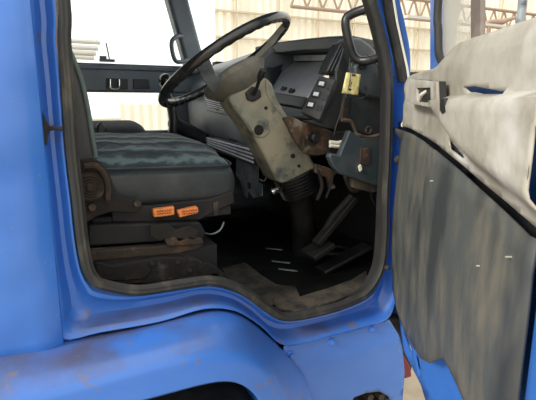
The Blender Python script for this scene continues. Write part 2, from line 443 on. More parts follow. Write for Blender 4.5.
# near A pillar: thick black grab handle
hp = [PY(372, 6, 1.15), PY(364, 9.5, 1.17), PY(354, 13, 1.19), PY(347, 17.5, 1.2), PY(345.5, 24, 1.2), PY(347, 34, 1.2), PY(350, 46, 1.2), PY(354, 56, 1.2), PY(360, 60.5, 1.19), PY(368, 60.5, 1.17), PY(380, 57, 1.15)]
MB().tube(smooth_path(hp, 4), .0135, 14).build('grab_handle', M['black'], cab)
# windscreen and rubber
ws = [Vector((1.2, 1.13, 1.62)), Vector((1.2, 2.84, 1.62)), Vector((1.0, 2.8, TOP)), Vector((1.0, 1.15, TOP))]
b = MB(); rows = []
for i in range(9):
    t = i / 8; y = 1.14 + 1.70 * t; bow = .06 * (1 - (2 * t - 1) ** 2)
    rows.append([Vector((1.17 + bow, y, 1.60)), Vector((.93 + bow, y, TOP))])
b.loft(rows).build('windscreen', M['glass'], cab)
# sill tread inside the doorway
sp = [(272, 298), (300, 296), (330, 287), (352, 279), (366, 270), (368, 276), (366, 286), (350, 295), (320, 305), (296, 311), (276, 306)]
b = MB(); b.prism([PZ(px, py, 1.004) for px, py in sp], (0, 0, -.012)); b.build('sill_tread', M['scuff'], cab, bevel=.003)

b = MB(); b.prism([PZ(px, py, .9995) for px, py in ((222, 268), (245, 262), (262, 275), (276, 284), (296, 286), (300, 296), (272, 304), (250, 296), (236, 288))], (0, 0, -.006)); b.build('sill_tread', M['scuff'], cab, bevel=.002)
# ================================================================== TYRE
ty = thing('wheel', 'dark front tyre inside the blue wheel arch', 'wheel', (.31, 1.12, .41))
b = MB(); ring = []
for i in range(64):
    a = 2 * PI * i / 64
    ring.append([Vector((.31 + r * math.cos(a), y, .41 + r * math.sin(a))) for r, y in ((.22, 1.04), (.30, 1.005), (.37, 1.01), (.395, 1.03), (.405, 1.06), (.405, 1.2), (.395, 1.23), (.3, 1.25), (.22, 1.22))])
ring.append(ring[0]); b.loft(ring)
for i in range(64):
    a = 2 * PI * i / 64; t = Vector((-math.sin(a), 0, math.cos(a))); r = Vector((math.cos(a), 0, math.sin(a)))
    b.obox(Vector((.31, 1.05, .41)) + r * .403, t * .013, Vector((0, .022, 0)), r * .007)
b.build('tyre', M['tyre'], ty)
b = MB(); b.tube([(.31, 1.05, .41), (.31, 1.10, .41), (.31, 1.2, .41)], [.225, .2, .225], 40); b.build('rim', M['darkrust'], ty)
# dark red bracket behind the hinge pillar
b = MB(); b.prism([PY(400, 352, 1.3), PY(405, 357, 1.3), PY(411, 367, 1.3), PY(412, 377, 1.3), PY(405, 379, 1.3), PY(398, 374, 1.3)], (0, .12, 0))
b.build('bumper_bracket', M['maroon'], cab, bevel=.006)
b = MB(); b.prism([PY(x, y, 1.33) for x, y in ((380, 318), (404, 318), (410, 340), (413, 364), (412, 372), (404, 376), (380, 372))], (0, .5, 0)); b.build('chassis_side', M['dark'], cab, bevel=.01)

# ================================================================== OPEN DOOR
door = thing('cab_door', 'blue truck door standing open, dusty beige upper trim over grey streaked lower board', 'truck door', DW(0, 0, .93))
# outer skin (far side), inner metal panel, edges
ZS = 1.70
low = lambda s: .955
outl = [(-.02, .93), (.95, .93), (.95, 1.69), (-.02, 1.66)]
sheet('outer_panel', M['paint'], outl, [], lambda s, z: DW(s, -.085 + .006 * fbm(s * 4, z * 4, 0), z), .05, door, solid=.004)
def dpoly(pts, n): return [DP(px, py, n) for px, py in pts]
inner_o = [(-.03, 1.66), (-.02, 1.05), (.0, .97)] + [DP(404, 351, -.035), DP(421, 384, -.035), (.5, .885), (.96, .885), (.96, 1.66)]
slots = [dpoly([(403, 331), (406, 334), (413, 350), (411, 351)], -.035), dpoly([(416, 354), (418.5, 357), (422, 371), (419, 369)], -.035)]
# slots may stray past the outline: keep those that lie inside
slots = [h for h in slots if all(inside(p, inner_o) for p in h)]
wininner = None
sheet('inner_panel', M['paint'], inner_o, slots, lambda s, z: DW(s, -.035, z), .04, door, solid=.003)
b = MB(); b.prism([DW(-.025, -.085, 0) + Vector((0, 0, z)) for z in (.95,)] + [DW(-.025, -.035, .95), DW(-.025, -.035, 1.66), DW(-.025, -.085, 1.66)], DD * .003)
b.prism([DW(.955, -.085, .885), DW(.955, -.02, .885), DW(.955, -.02, 1.66), DW(.955, -.085, 1.66)], DD * .012)
b.prism([DW(-.02, -.085, .95), DW(.95, -.085, .885), DW(.95, -.035, .885), DW(-.02, -.035, .95)], (0, 0, .003))
b.build('door_edge', M['paint'], door)
# seam between trims follows the photo
seam = [(-.05, 1.538), (.10, 1.538), (.22, 1.536), (.36, 1.527), (.485, 1.516), (.62, 1.498), (.755, 1.480), (.90, 1.460), (.945, 1.454)]
def seamz(s):
    for (a, za), (c, zc) in zip(seam, seam[1:]):
        if s <= c: return za + (zc - za) * max(0, (s - a) / (c - a))
    return seam[-1][1]
# lower board
lo = [(s, z - .006) for s, z in seam[:]]
def lowf(s, z):
    return DW(s, lown(s, z), z)
def lown(s, z): return .002 + .006 * fbm(s * 4, z * 5, 3) + .01 * math.sin(PI * min(1, max(0, (z - 1.05) / .5)))
def DPL(px, py):
    n = .0
    for k in range(60):
        s_, z_ = DP(px, py, n + .002); n += .35 * (lown(s_, z_) - n)
    return (s_, z_)
lo = [p for p in lo if p[0] < .94] + [DPL(536.5, 240), DPL(530, 275), DPL(523, 340), DPL(516, 400), DPL(512, 430), (.80, 1.10)] + [DPL(*p) for p in ((463, 400), (456, 384), (443, 357.5), (437, 359), (429, 363), (421, 359), (412, 345), (404, 331), (397, 312), (392.5, 290), (391.5, 250), (394, 200), (398, 165), (401, 140))]
sheet('lower_trim', M['lower'], [p for p in lo], [], lowf, .03, door, solid=.004)
# dark seam behind
sheet('trim_seam', M['black'], [(s, z + .012) for s, z in seam] + [(s, z - .02) for s, z in reversed(seam)], [], lambda s, z: DW(s, -.012, z), .03, door, solid=.003)
# upper trim, bulging towards the cab
def upn(s, z):
    zr = seamz(s) + .012 + .055 * (1 - sstep(.35, .75, s)) + .0
    k = .25 + .75 * sstep(.41, .455, s)
    n = .034 * k * sstep(zr, zr + .045, z)
    zt = 1.604
    n -= .034 * k * sstep(zt, zt + .012, z) * (.6 + .4 * sstep(.3, .42, s))
    n -= .012 * sstep(1.67, 1.72, z)
    n += .0015 * fbm(s * 9, z * 20, 2)
    return n
def topz(s):
    if s < .40: return 1.674 - .0 * s
    return 1.674 + .036 * sstep(.40, .52, s) - .03 * max(0, s - .55)
def DPU(px, py):
    n = .01
    for k in range(60):
        s_, z_ = DP(px, py, n); n += .35 * (upn(s_, z_) - n)
    return (s_, z_)
tops = [(.935, topz(.935))] + [(s / 100, topz(s / 100)) for s in range(90, 18, -3)] + [(.15, 1.670), (.115, 1.655), (.10, 1.62)]
up_o = [(s, z + .004) for s, z in seam[1:]] + tops
holes = [[DPU(*p) for p in h] for h in (
    [(449.5, 139), (465, 157), (463.5, 158.5), (451, 149)],
    [(464, 87), (475, 86), (508, 92.5), (503, 95), (484, 95), (470, 92)])]
0 and print('HOLES', [[all(inside(p, up_o) for p in h), [(round(p[0], 3), round(p[1], 3)) for p in h]] for h in holes])
holes = [h for h in holes if all(inside(p, up_o) for p in h)]
sheet('upper_trim', M['trim'], up_o, holes, lambda s, z: DW(s, upn(s, z), z), .009, door, solid=.003)
# inner handle in its bezel
bz = dpoly([(406, 83), (409, 79), (437, 81.5), (438, 109), (410, 103), (406.5, 99)], .026)
bh = dpoly([(417, 88), (431, 87.5), (431.5, 103), (418, 102)], .026)
sheet('handle_bezel', M['trim'], bz, [bh], lambda s, z: DW(s, .025, z), .01, door, solid=.005, bevel=.001)
b = MB(); b.prism([DW(s_, .010, z_) for s_, z_ in bz], DN * .012); b.build('bezel_body', M['dark'], door)
b = MB(); b.prism([DW(s_, .0205, z_) for s_, z_ in bh], DN * .002); b.build('handle_recess', M['black'], door)
a0 = DP(427.5, 91, .02); a1 = DP(422, 99, .02)
b = MB(); b.tube([DW(a0[0], .022, a0[1]), DW((a0[0] + a1[0]) / 2, .027, (a0[1] + a1[1]) / 2), DW(a1[0], .023, a1[1])], [.003, .0045, .003], 8); b.build('door_handle', M['cream'], door)
slot = dpoly([(439, 99), (443.5, 98), (444.5, 112), (441.5, 114), (439, 110)], .037)
b = MB(); b.prism([DW(s_, .030, z_) for s_, z_ in slot], DN * .006); b.build('dark_slot_insert', M['black'], door)  # black insert stands in for the dark inside an open slot
# screws on the board
for q in ((432.5, 181), (480, 266), (509.5, 257)):
    s_, z_ = DP(*q, .012); c = DW(s_, .008, z_)
    MB().tube([c, c + DN * .009], [.0016, .0012], 8, ref=(0, 0, 1)).build('screw', M['trim'], door)
# check roller at the front edge
c = PY(404.5, 124.5, 1.06)
b = MB(); b.tube([c + Vector((.03, .01, 0)), c], .006, 10, ref=(0, 0, 1)); b.tube([c, c + Vector((-.006, -.005, 0))], [.010, .009], 14, ref=(0, 0, 1)); b.build('check_roller', M['cream'], door)
b = MB(); c = PY(404, 119, 1.065); b.tube([c + Vector((0, 0, .01)), c], .007, 10); b.build('check_pin', M['black'], door)
# rubber buffer and bolt of the hinge between pillar and board
c = PY(388, 268, 1.075); b = MB(); b.tube([c + Vector((0, .012, 0)), c + Vector((0, -.006, 0))], [.008, .006], 12, ref=(0, 0, 1)); b.build('stud', M['rust'], cab)
c = PY(400, 160, 1.072); b = MB(); b.tube([c + Vector((0, .012, 0)), c + Vector((0, -.003, 0))], [.012, .011], 12, ref=(0, 0, 1)); b.build('hinge_plug', M['rust'], cab)
# latch on the rear edge
l0 = DP(528, 343, 0)
b = MB(); b.tube([DW(.945, -.03, l0[1] + .01), DW(.935, -.004, l0[1] + .005), DW(.935, -.004, l0[1] - .015), DW(.945, -.03, l0[1] - .02)], .006, 8); b.build('door_latch', M['rust'], door)
b = MB(); b.prism([DW(.917, .0, .9), DW(.965, .004, .9), DW(.965, .004, 1.44), DW(.917, .0, 1.44)], DN * -.03); b.build('rear_flange', M['paint'], door, bevel=.003)
# window frame at the outer side of the door
NF = -.06
def fr(s, z, n=NF): return DW(s, n, z)
f0 = DP(435.5, 66, NF); f1 = DP(435.5, 0, NF)
lean = (f1[0] - f0[0]) / (f1[1] - f0[1])
def frpost(name, a0, a1, b0, b1, m, z0=1.62, z1=2.22, n0=-.066, n1=-.056, bevel=.002):
    "upright of the window frame: front edge through pixels a0-a1, rear edge through b0-b1"
    def ext(p, q):
        (s0, q0), (s1, q1) = DP(*p, NF), DP(*q, NF)
        k = (s1 - s0) / (q1 - q0); return s0 + k * (z0 - q0), s0 + k * (z1 - q0)
    A, B = ext(a0, a1), ext(b0, b1)
    b = MB(); b.prism([fr(A[0], z0, n0), fr(B[0], z0, n0), fr(B[1], z1, n0), fr(A[1], z1, n0)], DN * (n1 - n0)); b.build(name, m, door, bevel=bevel); return A, B
FA, FB = frpost('window_frame', (431.5, 66), (431.5, 0), (440.5, 66), (441, 0), M['paint'])
b = MB(); b.prism([fr(.90, 1.62, -.075), fr(.945, 1.62, -.075), fr(.945, 2.22, -.075), fr(.90, 2.22, -.075)], DN * .03); b.build('window_frame', M['paint'], door)
b = MB(); b.prism([fr(FA[1], 2.22, -.075), fr(.945, 2.22, -.075), fr(.945, 2.27, -.075), fr(FA[1], 2.27, -.075)], DN * .03); b.build('window_frame', M['paint'], door)
# rubber channel of the quarter glass, curved at its foot
path = [DP(442.5, 0, NF), DP(442.5, 30, NF), DP(443, 52, NF), DP(446, 61, NF), DP(450, 66, NF), DP(458, 69, NF)]
pp = [fr(path[0][0] + .03, 2.2, NF + .01)] + [fr(s, z, NF + .01) for s, z in path]
MB().tube(smooth_path(pp, 5), .0095, 10).build('window_seal', M['rubber'], door)
QA, QB = frpost('divider_bar', (472.5, 32), (472.5, 0), (482.5, 32), (482.5, 0), mat('brown_divider_channel', (.16, .13, .11), .7, dirt=(.3, .25, .2), dscale=12))
b = MB(); b.prism([fr(FB[0], 1.64, -.064), fr(QA[0], 1.64, -.064), fr(QA[1], 2.2, -.064), fr(FB[1], 2.2, -.064)], DN * .004); b.build('quarter_glass', M['qglass'], door)

# ================================================================== FAR DOOR (closed, across the cab)
fd = thing('cab_door', 'closed grey-trimmed passenger door across the cab, chrome handle below its window', 'truck door', (.4, 2.86, 1.1))
YF = 2.78
z1 = PY(130, 64, YF).z; z0 = PY(130, 92.5, YF).z
b = MB(); b.box(-.55, .98, YF, YF + .07, z0, z1)
b.build('door_band', M['trim_in'], fd, bevel=.012, segs=3)
b = MB(); b.box(-.55, .98, YF - .012, YF + .01, z1 - .035, z1 - .012); b.build('trim_ledge', M['trim_in'], fd, bevel=.005)
q0 = PY(105, 78, YF); q1 = PY(128, 90, YF)
def plate(name, pxs, Y, t, m, parent, bevel=.002):
    b = MB(); b.prism([PY(px, py, Y) for px, py in pxs], (0, t, 0)); return b.build(name, m, parent, bevel=bevel)
plate('handle_recess', [(106, 78), (128, 79), (128, 89.5), (106, 89)], YF - .004, .006, M['dashdark'], fd)
hp = [PY(110, 79.5, YF - .01), PY(110, 86, YF - .02), PY(112, 88, YF - .02), PY(117, 88, YF - .02), PY(119, 86, YF - .02), PY(119, 79.5, YF - .01)]
MB().tube(smooth_path(hp, 3), .006, 8).build('door_handle', M['chrome'], fd)
plate('winder_recess', [(133, 79), (149, 79.5), (150, 89), (133, 89)], YF - .004, .006, M['dashdark'], fd, .004)
# lower panel under the low window, and posts
zl = PY(130, 131, YF).z
b = MB(); b.box(-.55, .98, YF, YF + .07, 1.0, zl); b.build('lower_trim', M['trim_in'], fd, bevel=.01)
b = MB(); b.box(-.55, -.45, YF, YF + .07, zl, z0); b.box(-.55, -.45, YF, YF + .07, z1, TOP)
b.box(.71, .98, YF, YF + .07, zl, z0); b.build('door_post', M['trim_in'], fd, bevel=.006)
b = MB(); b.box(-.45, .93, YF + .03, YF + .036, z1, TOP); b.build('window_glass', M['glass'], fd)
b = MB(); b.box(-.45, .72, YF + .03, YF + .036, zl, z0); b.build('lower_glass', M['glass'], fd)
# pull knob and rod on the window ledge
b = MB(); c0 = PY(107, 61.5, YF + .02); b.tube([PY(106, 43, YF + .02), PY(108, 52, YF + .02), PY(109.5, 60, YF + .02)], .004, 6)
b.obox(PY(107, 60.5, YF + .02), (.04, 0, 0), (0, .015, 0), (0, 0, .007)); b.obox(PY(103, 57.5, YF + .02), (.018, 0, 0), (0, .01, 0), (0, 0, .008))
b.build('lock_rod', M['dash'], fd)

# ================================================================== DRIVER SEAT
seat = thing('driver_seat', 'driver seat with wavy teal cloth cushion on rusty rails behind the steering wheel', 'seat', (.3, 1.5, 1.12))
# cushion: superellipse cross sections along X
def cushion(x0, x1, y0, y1, zb, zt, crown, nx=30, nu=44, tilt=.0, exp=5.0, wave=0.0):
    rows = []
    for i in range(nx + 1):
        t = i / nx; x = x0 + (x1 - x0) * t
        e = min(t, 1 - t) * (x1 - x0); rr = .045
        k = 1 if e > rr else math.sqrt(max(0, 1 - (1 - e / rr) ** 2))
        w = (y1 - y0) / 2 - .03 * (1 - k); h = (zt - zb) / 2; cy = (y0 + y1) / 2; cz = (zt + zb) / 2 + tilt * (t - .5)
        row = []
        for j in range(nu):
            a = 2 * PI * j / nu; ca, sa = math.cos(a), math.sin(a)
            yy = math.copysign(abs(ca) ** (2 / exp), ca) * w; zz = math.copysign(abs(sa) ** (2 / exp), sa) * h * (.55 + .45 * k)
            if sa > .3: zz += crown * (1 - (yy / w) ** 2) * k + wave * math.sin((cy + yy) * 75 + 1.5 * math.sin(x * 18)) * k * sstep(.3, .9, sa)
            row.append(Vector((x, cy + yy, cz + zz)))
        rows.append(row)
    b = MB(); b.loft(rows, closed=True)
    n = len(rows[0]); L = len(rows) - 1
    b.f.append(tuple(range(n))); b.f.append(tuple(reversed(range(L * n, L * n + n)))); return b
cu = cushion(.09, .525, 1.30, 1.80, 1.305, 1.432, .05, tilt=-.012, wave=.004)
cu.v = [(x, y, z + (z > 1.37) * ((.045 * (y - 1.3) / .5) * (1 - .6 * sstep(.38, .52, x)) - .014 * sstep(.42, .53, x) * sstep(1.3, 1.4, y))) for x, y, z in cu.v]
co = cu.build('cushion', M['vinyl'], seat)
# teal cloth on the top faces
me = co.data; me.materials.append(M['wave'])
for p_ in me.polygons:
    if p_.normal.z > .35 and p_.center.z > 1.40: p_.material_index = 1
b = MB(); pth = []
pth = [Vector((x, 1.303, 1.4265 - .012 * ((x - .09) / .435 - .5))) for x in [.10 + .02 * i for i in range(20)]] + [Vector((.508, 1.325, 1.42)), Vector((.521, 1.38, 1.425)), Vector((.523, 1.6, 1.43)), Vector((.521, 1.76, 1.42))]
b.tube(smooth_path(pth, 2), .0035, 8); b.build('piping', M['vinyl'], co)
# backrest: thick slab leaning back, rounded top
bp = [PY(96, 158, 1.31), PY(93, 140, 1.31), PY(88.5, 112, 1.31), PY(82, 82, 1.31), PY(73, 58, 1.31), PY(64, 42, 1.31)]
side = [(p.x, p.z) for p in bp]
top = side[-1]
side += [(top[0] - .04, top[1] + .04), (top[0] - .09, top[1] + .045), (top[0] - .13, top[1] + .01)] + [(-.06, 1.66), (-.015, 1.5), (-.01, 1.40), (.10, 1.40)]
b = MB(); b.prism([Vector((x, 1.31, z)) for x, z in side], (0, .48, 0))
bk = b.build('backrest', M['backvinyl'], seat, bevel=.02, segs=4)
rimp = [Vector((x + .0, 1.318, z)) for x, z in side[:7]]
b = MB(); b.tube(smooth_path(rimp, 4), [.007] * 25, 10); b.build('backrest_welt', M['seatrim'], bk)
rows = []
for (x, z) in side[:7]: rows.append([Vector((x + .004 + .012 * math.sin(PI * j / 12), 1.33 + .44 * j / 12, z)) for j in range(13)])
MB().loft(rows).build('backrest_face', M['wave'], bk, solid=.006)
# hinge bracket with spiral spring
brk = [(80, 160), (92, 158), (101, 162), (109, 172), (113, 184), (118, 194), (130, 199), (141, 200), (143, 207), (136, 213), (112, 212), (98, 216), (88, 222), (76, 222), (74, 190), (75, 170)]
b = MB(); b.prism([PY(x, y, 1.25) for x, y in brk], (0, .012, 0)); br = b.build('recliner_bracket', M['darkrust'], seat, bevel=.003)
c = PY(90, 187, 1.24); pth = []
for i in range(110):
    a = i * .24; r = .006 + .0011 * i * .24
    pth.append(c + Vector((r * math.cos(a), 0, r * math.sin(a))))
b = MB(); b.tube(pth, .0022, 6, ref=(0, 1, 0)); b.tube([c + Vector((0, .012, 0)), c + Vector((0, .002, 0))], .037, 28, ref=(0, 0, 1)); b.tube([c + Vector((0, .01, 0)), c + Vector((0, -.008, 0))], .008, 12, ref=(0, 0, 1))
b.build('recliner_spring', M['rust'], br)
arm = [PY(84, 166, 1.235), PY(96, 166, 1.235), PY(104, 174, 1.235), PY(108, 186, 1.235), PY(108, 200, 1.235)]
MB().tube(smooth_path(arm, 4), .008, 8).build('recliner_arm', M['rust'], br)
for q in ((92, 207), (137, 203)):
    c = PY(*q, 1.245); MB().tube([c + Vector((0, .01, 0)), c + Vector((0, -.008, 0))], [.011, .009], 14, ref=(0, 0, 1)).build('pivot_bolt', M['rust'], br)
# seat frame, slide rails, base
b = MB(); b.prism([PY(x, y, 1.29) for x, y in ((112, 206), (150, 206), (210, 199), (233, 191), (235, 203), (214, 212), (200, 220), (150, 222), (112, 222))], (0, .03, 0))
b.box(.10, .50, 1.30, 1.78, 1.270, 1.300); b.build('seat_frame', M['dark'], seat, bevel=.003)
b = MB(); b.prism([PY(x, y, 1.27) for x, y in ((88, 225), (200, 222), (206, 232), (204, 240), (150, 243), (88, 247))], (0, .35, 0)); b.build('suspension_box', M['dark'], seat, bevel=.006)
rl = [(78, 252), (120, 249), (160, 246), (185, 243), (203, 238), (204, 246), (197, 250), (178, 254), (120, 259), (80, 263)]
b = MB(); b.prism([PY(x, y, 1.235) for x, y in rl], (0, .03, 0)); ra = b.build('slide_rail', M['rust'], seat, bevel=.004)
b = MB(); b.prism([PY(x, y + 1, 1.75) for x, y in rl], (0, .03, 0)); b.build('slide_rail', M['rust'], seat, bevel=.004)
b = MB(); b.prism([PY(x, y, 1.22) for x, y in ((92, 268), (130, 262), (165, 257), (195, 258), (212, 268), (222, 276), (200, 282), (150, 284), (100, 284))], (0, .03, 0)); b.build('floor_bracket', M['darkrust'], seat, bevel=.004)
for q in ((152, 263), (178, 262), (190, 270)):
    MB().tube([PY(*q, 1.225), PY(*q, 1.213)], .007, 8, ref=(0, 0, 1)).build('floor_bolt', M['darkrust'], seat)
b = MB(); b.box(.04, .43, 1.24, 1.80, 1.12, 1.20); b.build('seat_plinth', M['dark'], seat)
for k, pts in enumerate((((150, 226), (168, 224), (176, 230), (190, 226), (200, 232), (196, 240), (172, 238), (158, 241), (150, 236)),
                         ((165, 240), (174, 235), (180, 242), (190, 236), (203, 239), (204, 244), (168, 247)),
                         ((96, 262), (112, 266), (140, 262), (152, 270), (146, 279), (120, 281), (96, 280)),
                         ((206, 262), (218, 268), (232, 279), (238, 287), (222, 284), (204, 279), (198, 270)))):
    b = MB(); b.prism([PY(x, y, 1.228 - .012 * (k > 1)) for x, y in pts], (0, .012, 0)); b.build('torn_plate', M[('darkrust', 'rust', 'darkrust', 'darkrust')[k]], seat, bevel=.003)
# orange adjusting handles
for pts in (((153, 209.5), (164, 208), (174.5, 206.5), (174.8, 215), (165, 216.5), (154, 217.5)), ((177.5, 211), (188, 208.5), (197.5, 206.5), (199, 211), (198, 213.5), (189, 215.5), (180, 218))):
    b = MB(); b.prism([PY(x, y, 1.252) for x, y in pts], (0, .02, 0)); h = b.build('adjusting_handle', M['orange'], seat, bevel=.003)
    h['label'] = 'orange plastic seat adjusting handle'
    b = MB(); cx = sum(p[0] for p in pts) / len(pts); cy = sum(p[1] for p in pts) / len(pts)
    for i in range(9):
        for j in range(2):
            c = PY(cx - 7 + 1.7 * i, cy + 1.0 - (.17 * (i - 4)) - 2.6 * j + .5 * (i % 2), 1.252)
            b.obox(c, (.0014, 0, 0), (0, .0012, 0), (0, 0, .0016))
    b.build('handle_dots', mat('dark_orange_dots', (.12, .04, .02), .8), h)
# cream label on the frame and cable
MB().prism([PY(x, y, 1.285) for x, y in ((213, 203), (218, 201), (219, 215), (214, 216))], (0, .006, 0)).build('frame_clip', M['scuff'], seat)
b = MB(); b.tube(smooth_path([PY(204, 233, 1.28), PY(212, 234, 1.28), PY(220, 230, 1.28), PY(224, 222, 1.28)], 5), .003, 6); b.build('release_cable', M['zinc'], seat)

# ================================================================== PASSENGER SEAT
ps = thing('passenger_seat', 'low charcoal passenger seat cushion beyond the driver seat', 'seat', (.3, 2.3, 1.12))
cushion(.0, .41, 2.02, 2.50, 1.40, 1.51, .02, exp=4).build('cushion', M['seatblack'], ps)
b = MB(); b.box(.05, .45, 2.05, 2.45, 1.12, 1.40); b.build('seat_base', M['dark'], ps, bevel=.02)
b = MB(); b.prism([Vector((x, 2.02, z)) for x, z in ((.0, 1.42), (.09, 1.46), (.0, 2.0), (-.12, 2.02), (-.14, 1.9), (-.08, 1.42))], (0, .48, 0)); b.build('backrest', M['seatblack'], ps, bevel=.03, segs=4)
# belt buckle standing between the seats
bu = thing('seat_belt_buckle', 'black seat belt buckle standing up beside the driver backrest', 'seat belt buckle', PY(100, 140, 1.84))
b = MB(); b.prism([PY(x, y, 1.83) for x, y in ((97, 126), (101, 121), (108, 129), (104, 134), (97, 137))], (0, .03, 0)); b.build('buckle', M['black'], bu, bevel=.006)
b = MB(); b.prism([PY(x, y, 1.84) for x, y in ((95, 128), (100, 131), (100, 150), (95, 150))], (0, .012, 0)); b.build('stalk', M['backvinyl'], bu)

# ================================================================== STEERING WHEEL
wc = Vector((.564, 1.5, 1.737)); WR = .241; wa = math.radians(28.6); wb = math.radians(17.8)
wn = Vector((-math.sin(wa) * math.cos(wb), math.sin(wb), math.cos(wa) * math.cos(wb)))
e1 = Vector((math.cos(wa), 0, math.sin(wa))); e1 = (e1 - wn * e1.dot(wn)).normalized(); e2 = wn.cross(e1)
def W(a, r, h=0): return wc + e1 * (r * math.cos(a)) + e2 * (r * math.sin(a)) + wn * h
sw = thing('steering_wheel', 'large black steering wheel with finger grips and dusty centre pad', 'steering wheel', wc)
b = MB(); N = 240; rows = []
for i in range(N):
    a = 2 * PI * i / N; row = []
    rad = (W(a, 1) - wc)
    for j in range(16):
        q = 2 * PI * j / 16; r = .0150
        bumpy = .0013 * math.sin(a * 42) * max(0, -math.sin(q) * .6 - math.cos(q) * .6)
        row.append(W(a, WR) + rad * ((r + bumpy) * math.cos(q)) + wn * ((r * 1.05 + bumpy) * math.sin(q)))
    rows.append(row)
rows.append(rows[0]); b.loft(rows, closed=True); b.build('wheel_rim', M['black_gloss'], sw)
# find wheel angles of picture points lying on the rim plane
def wheel_pt(px, py, h=0):
    d = sight(px, py); t = ((wc + wn * h) - EYE).dot(wn) / d.dot(wn); return EYE + d * t
def wang(px, py):
    p = wheel_pt(px, py) - wc; return math.atan2(p.dot(e2), p.dot(e1))
HUBH = -.055
hubc = wc + wn * HUBH
def spoke(pts, ws_, t, m, name):
    P = [W(math.radians(a), r, h) for a, r, h in pts]; rows = []
    for i, (p, w_) in enumerate(zip(P, ws_)):
        d = (P[min(i + 1, len(P) - 1)] - P[max(i - 1, 0)]).normalized(); sd = wn.cross(d).normalized(); up_ = d.cross(sd)
        rows.append([p + sd * w_ + up_ * t, p - sd * w_ + up_ * t, p - sd * w_ - up_ * t, p + sd * w_ - up_ * t])
    b = MB(); b.loft(rows, closed=True); b.f.append((3, 2, 1, 0)); n = len(b.v); b.f.append((n - 4, n - 3, n - 2, n - 1))
    return b.build(name, m, sw, bevel=.003)
spoke([(236, .236, 0), (233, .20, -.012), (226, .16, -.038), (215, .11, -.06), (200, .05, -.075)], [.024, .022, .02, .024, .03], .006, M['zinc'], 'spoke')
spoke([(352, .236, 0), (350, .20, -.010), (345, .16, -.03), (340, .11, -.045), (330, .05, -.06)], [.03, .03, .034, .04, .045], .009, M['pad'], 'spoke')
b = MB(); rows = []
aa = math.radians(292)
ux = e1 * math.cos(aa) + e2 * math.sin(aa); uy = wn.cross(ux)
for h, s_ in ((-.120, .45), (-.110, .62), (-.09, .82), (-.062, 1.0), (-.045, .97), (-.036, .8), (-.036, .0)):
    row = []
    for j in range(40):
        a = 2 * PI * j / 40; ca, sa = math.cos(a), math.sin(a)
        row.append(wc + wn * h + ux * (math.copysign(abs(ca) ** .75, ca) * .102 * s_) + uy * (math.copysign(abs(sa) ** .75, sa) * .110 * s_))
    rows.append(row)
b.loft(rows, closed=True); b.f.append(tuple(range(40))); b.build('centre_pad', M['pad'], sw, bevel=.0)

# ================================================================== STEERING COLUMN
sc = thing('steering_column', 'dusty olive steering column cover with black bellows under the steering wheel', 'steering column', (.85, 1.45, 1.0))
YC = 1.41
cov = [(229, 97), (240, 90), (256, 82), (267, 77), (273, 84), (277, 97), (283, 108), (292, 122), (303, 141), (316, 165), (314, 171), (299, 178), (283, 184), (277, 180), (268, 162), (256, 140), (245, 122), (234, 108)]
b = MB(); b.prism([PY(x, y, YC) for x, y in cov], (0, .12, 0)); cv = b.build('column_cover', M['column'], sc, bevel=.012, segs=3)
# raised panel on the cover and lock cylinder
b = MB(); b.prism([PY(x, y, YC - .004) for x, y in ((247, 122), (252, 118), (262, 117), (269, 122), (270, 133), (264, 138), (256, 138))], (0, .02, 0)); b.build('lock_boss', M['column'], cv, bevel=.004)
c = PY(259, 130, YC - .006); b = MB(); b.tube([c + Vector((0, .012, 0)), c, c + Vector((0, -.004, 0))], [.017, .017, .013], 24, ref=(0, 0, 1)); lk = b.build('ignition_lock', M['darkrust'], cv)
b = MB(); b.obox(c + Vector((0, -.005, 0)), (.002, 0, .001), (0, .0025, 0), (-.003, 0, .007)); b.build('key_slot', M['black'], lk)
for q, r in (((293, 156), .009), ((299, 166), .006), ((266, 108), .006)):
    c = PY(*q, YC - .002); MB().tube([c + Vector((0, .01, 0)), c + Vector((0, -.002, 0))], [r, r * .9], 16, ref=(0, 0, 1)).build('cover_screw', M['darkrust'], cv)
pth = [PY(x, y, YC - .001) for x, y in ((268, 80), (270, 95), (277, 106), (287, 118), (299, 140), (310, 160))]
MB().tube(smooth_path([p + Vector((-.008, 0, 0)) for p in pth], 4), .0035, 8).build('cover_rib', M['column'], cv)
# combination switch stalk
b = MB(); b.prism([PY(x, y, YC - .01) for x, y in ((246, 93), (253, 86), (261, 90), (262, 97), (254, 102), (248, 100))], (0, .02, 0)); sb = b.build('stalk_boot', M['black'], sc, bevel=.004)
b = MB(); b.tube([PY(254, 94, YC - .015), PY(257, 87, YC - .04), PY(260, 78, YC - .07)], [.007, .006, .006], 10); b.tube([PY(259.5, 79, YC - .07), PY(261, 75, YC - .08), PY(263, 70, YC - .09)], [.009, .011, .010], 12); b.build('switch_stalk', M['black'], sc)
# bellows
ax0 = PY(293, 172, YC + .06); ax1 = PY(301, 193, YC + .06)
pth = []; rs = []
for i in range(29):
    t = i / 28; pth.append(ax0.lerp(ax1, t)); rs.append((.074 - .008 * t) + .006 * math.sin(i * PI / 2))
MB().tube(pth, rs, 28).build('bellows', M['black'], sc)
b = MB(); b.tube([ax1 + Vector((0, .02, .01)), PY(302, 215, 1.55), PY(305, 250, 1.62)], [.045, .042, .05], 20); b.build('shaft_boot', M['black'], sc)
b = MB(); b.tube(smooth_path([PY(271, 193, 1.42), PY(275, 191, 1.42), PY(282, 188, 1.44)], 3), [.006, .012, .012, .012, .012, .010, .008], 12); b.build('tilt_lever', M['chrome'], sc)

# ================================================================== DASHBOARD
da = thing('dashboard', 'stripped blue-grey dashboard with empty gauge recess, vents and rusty brackets', 'dashboard', (1.0, 2.0, 1.3))
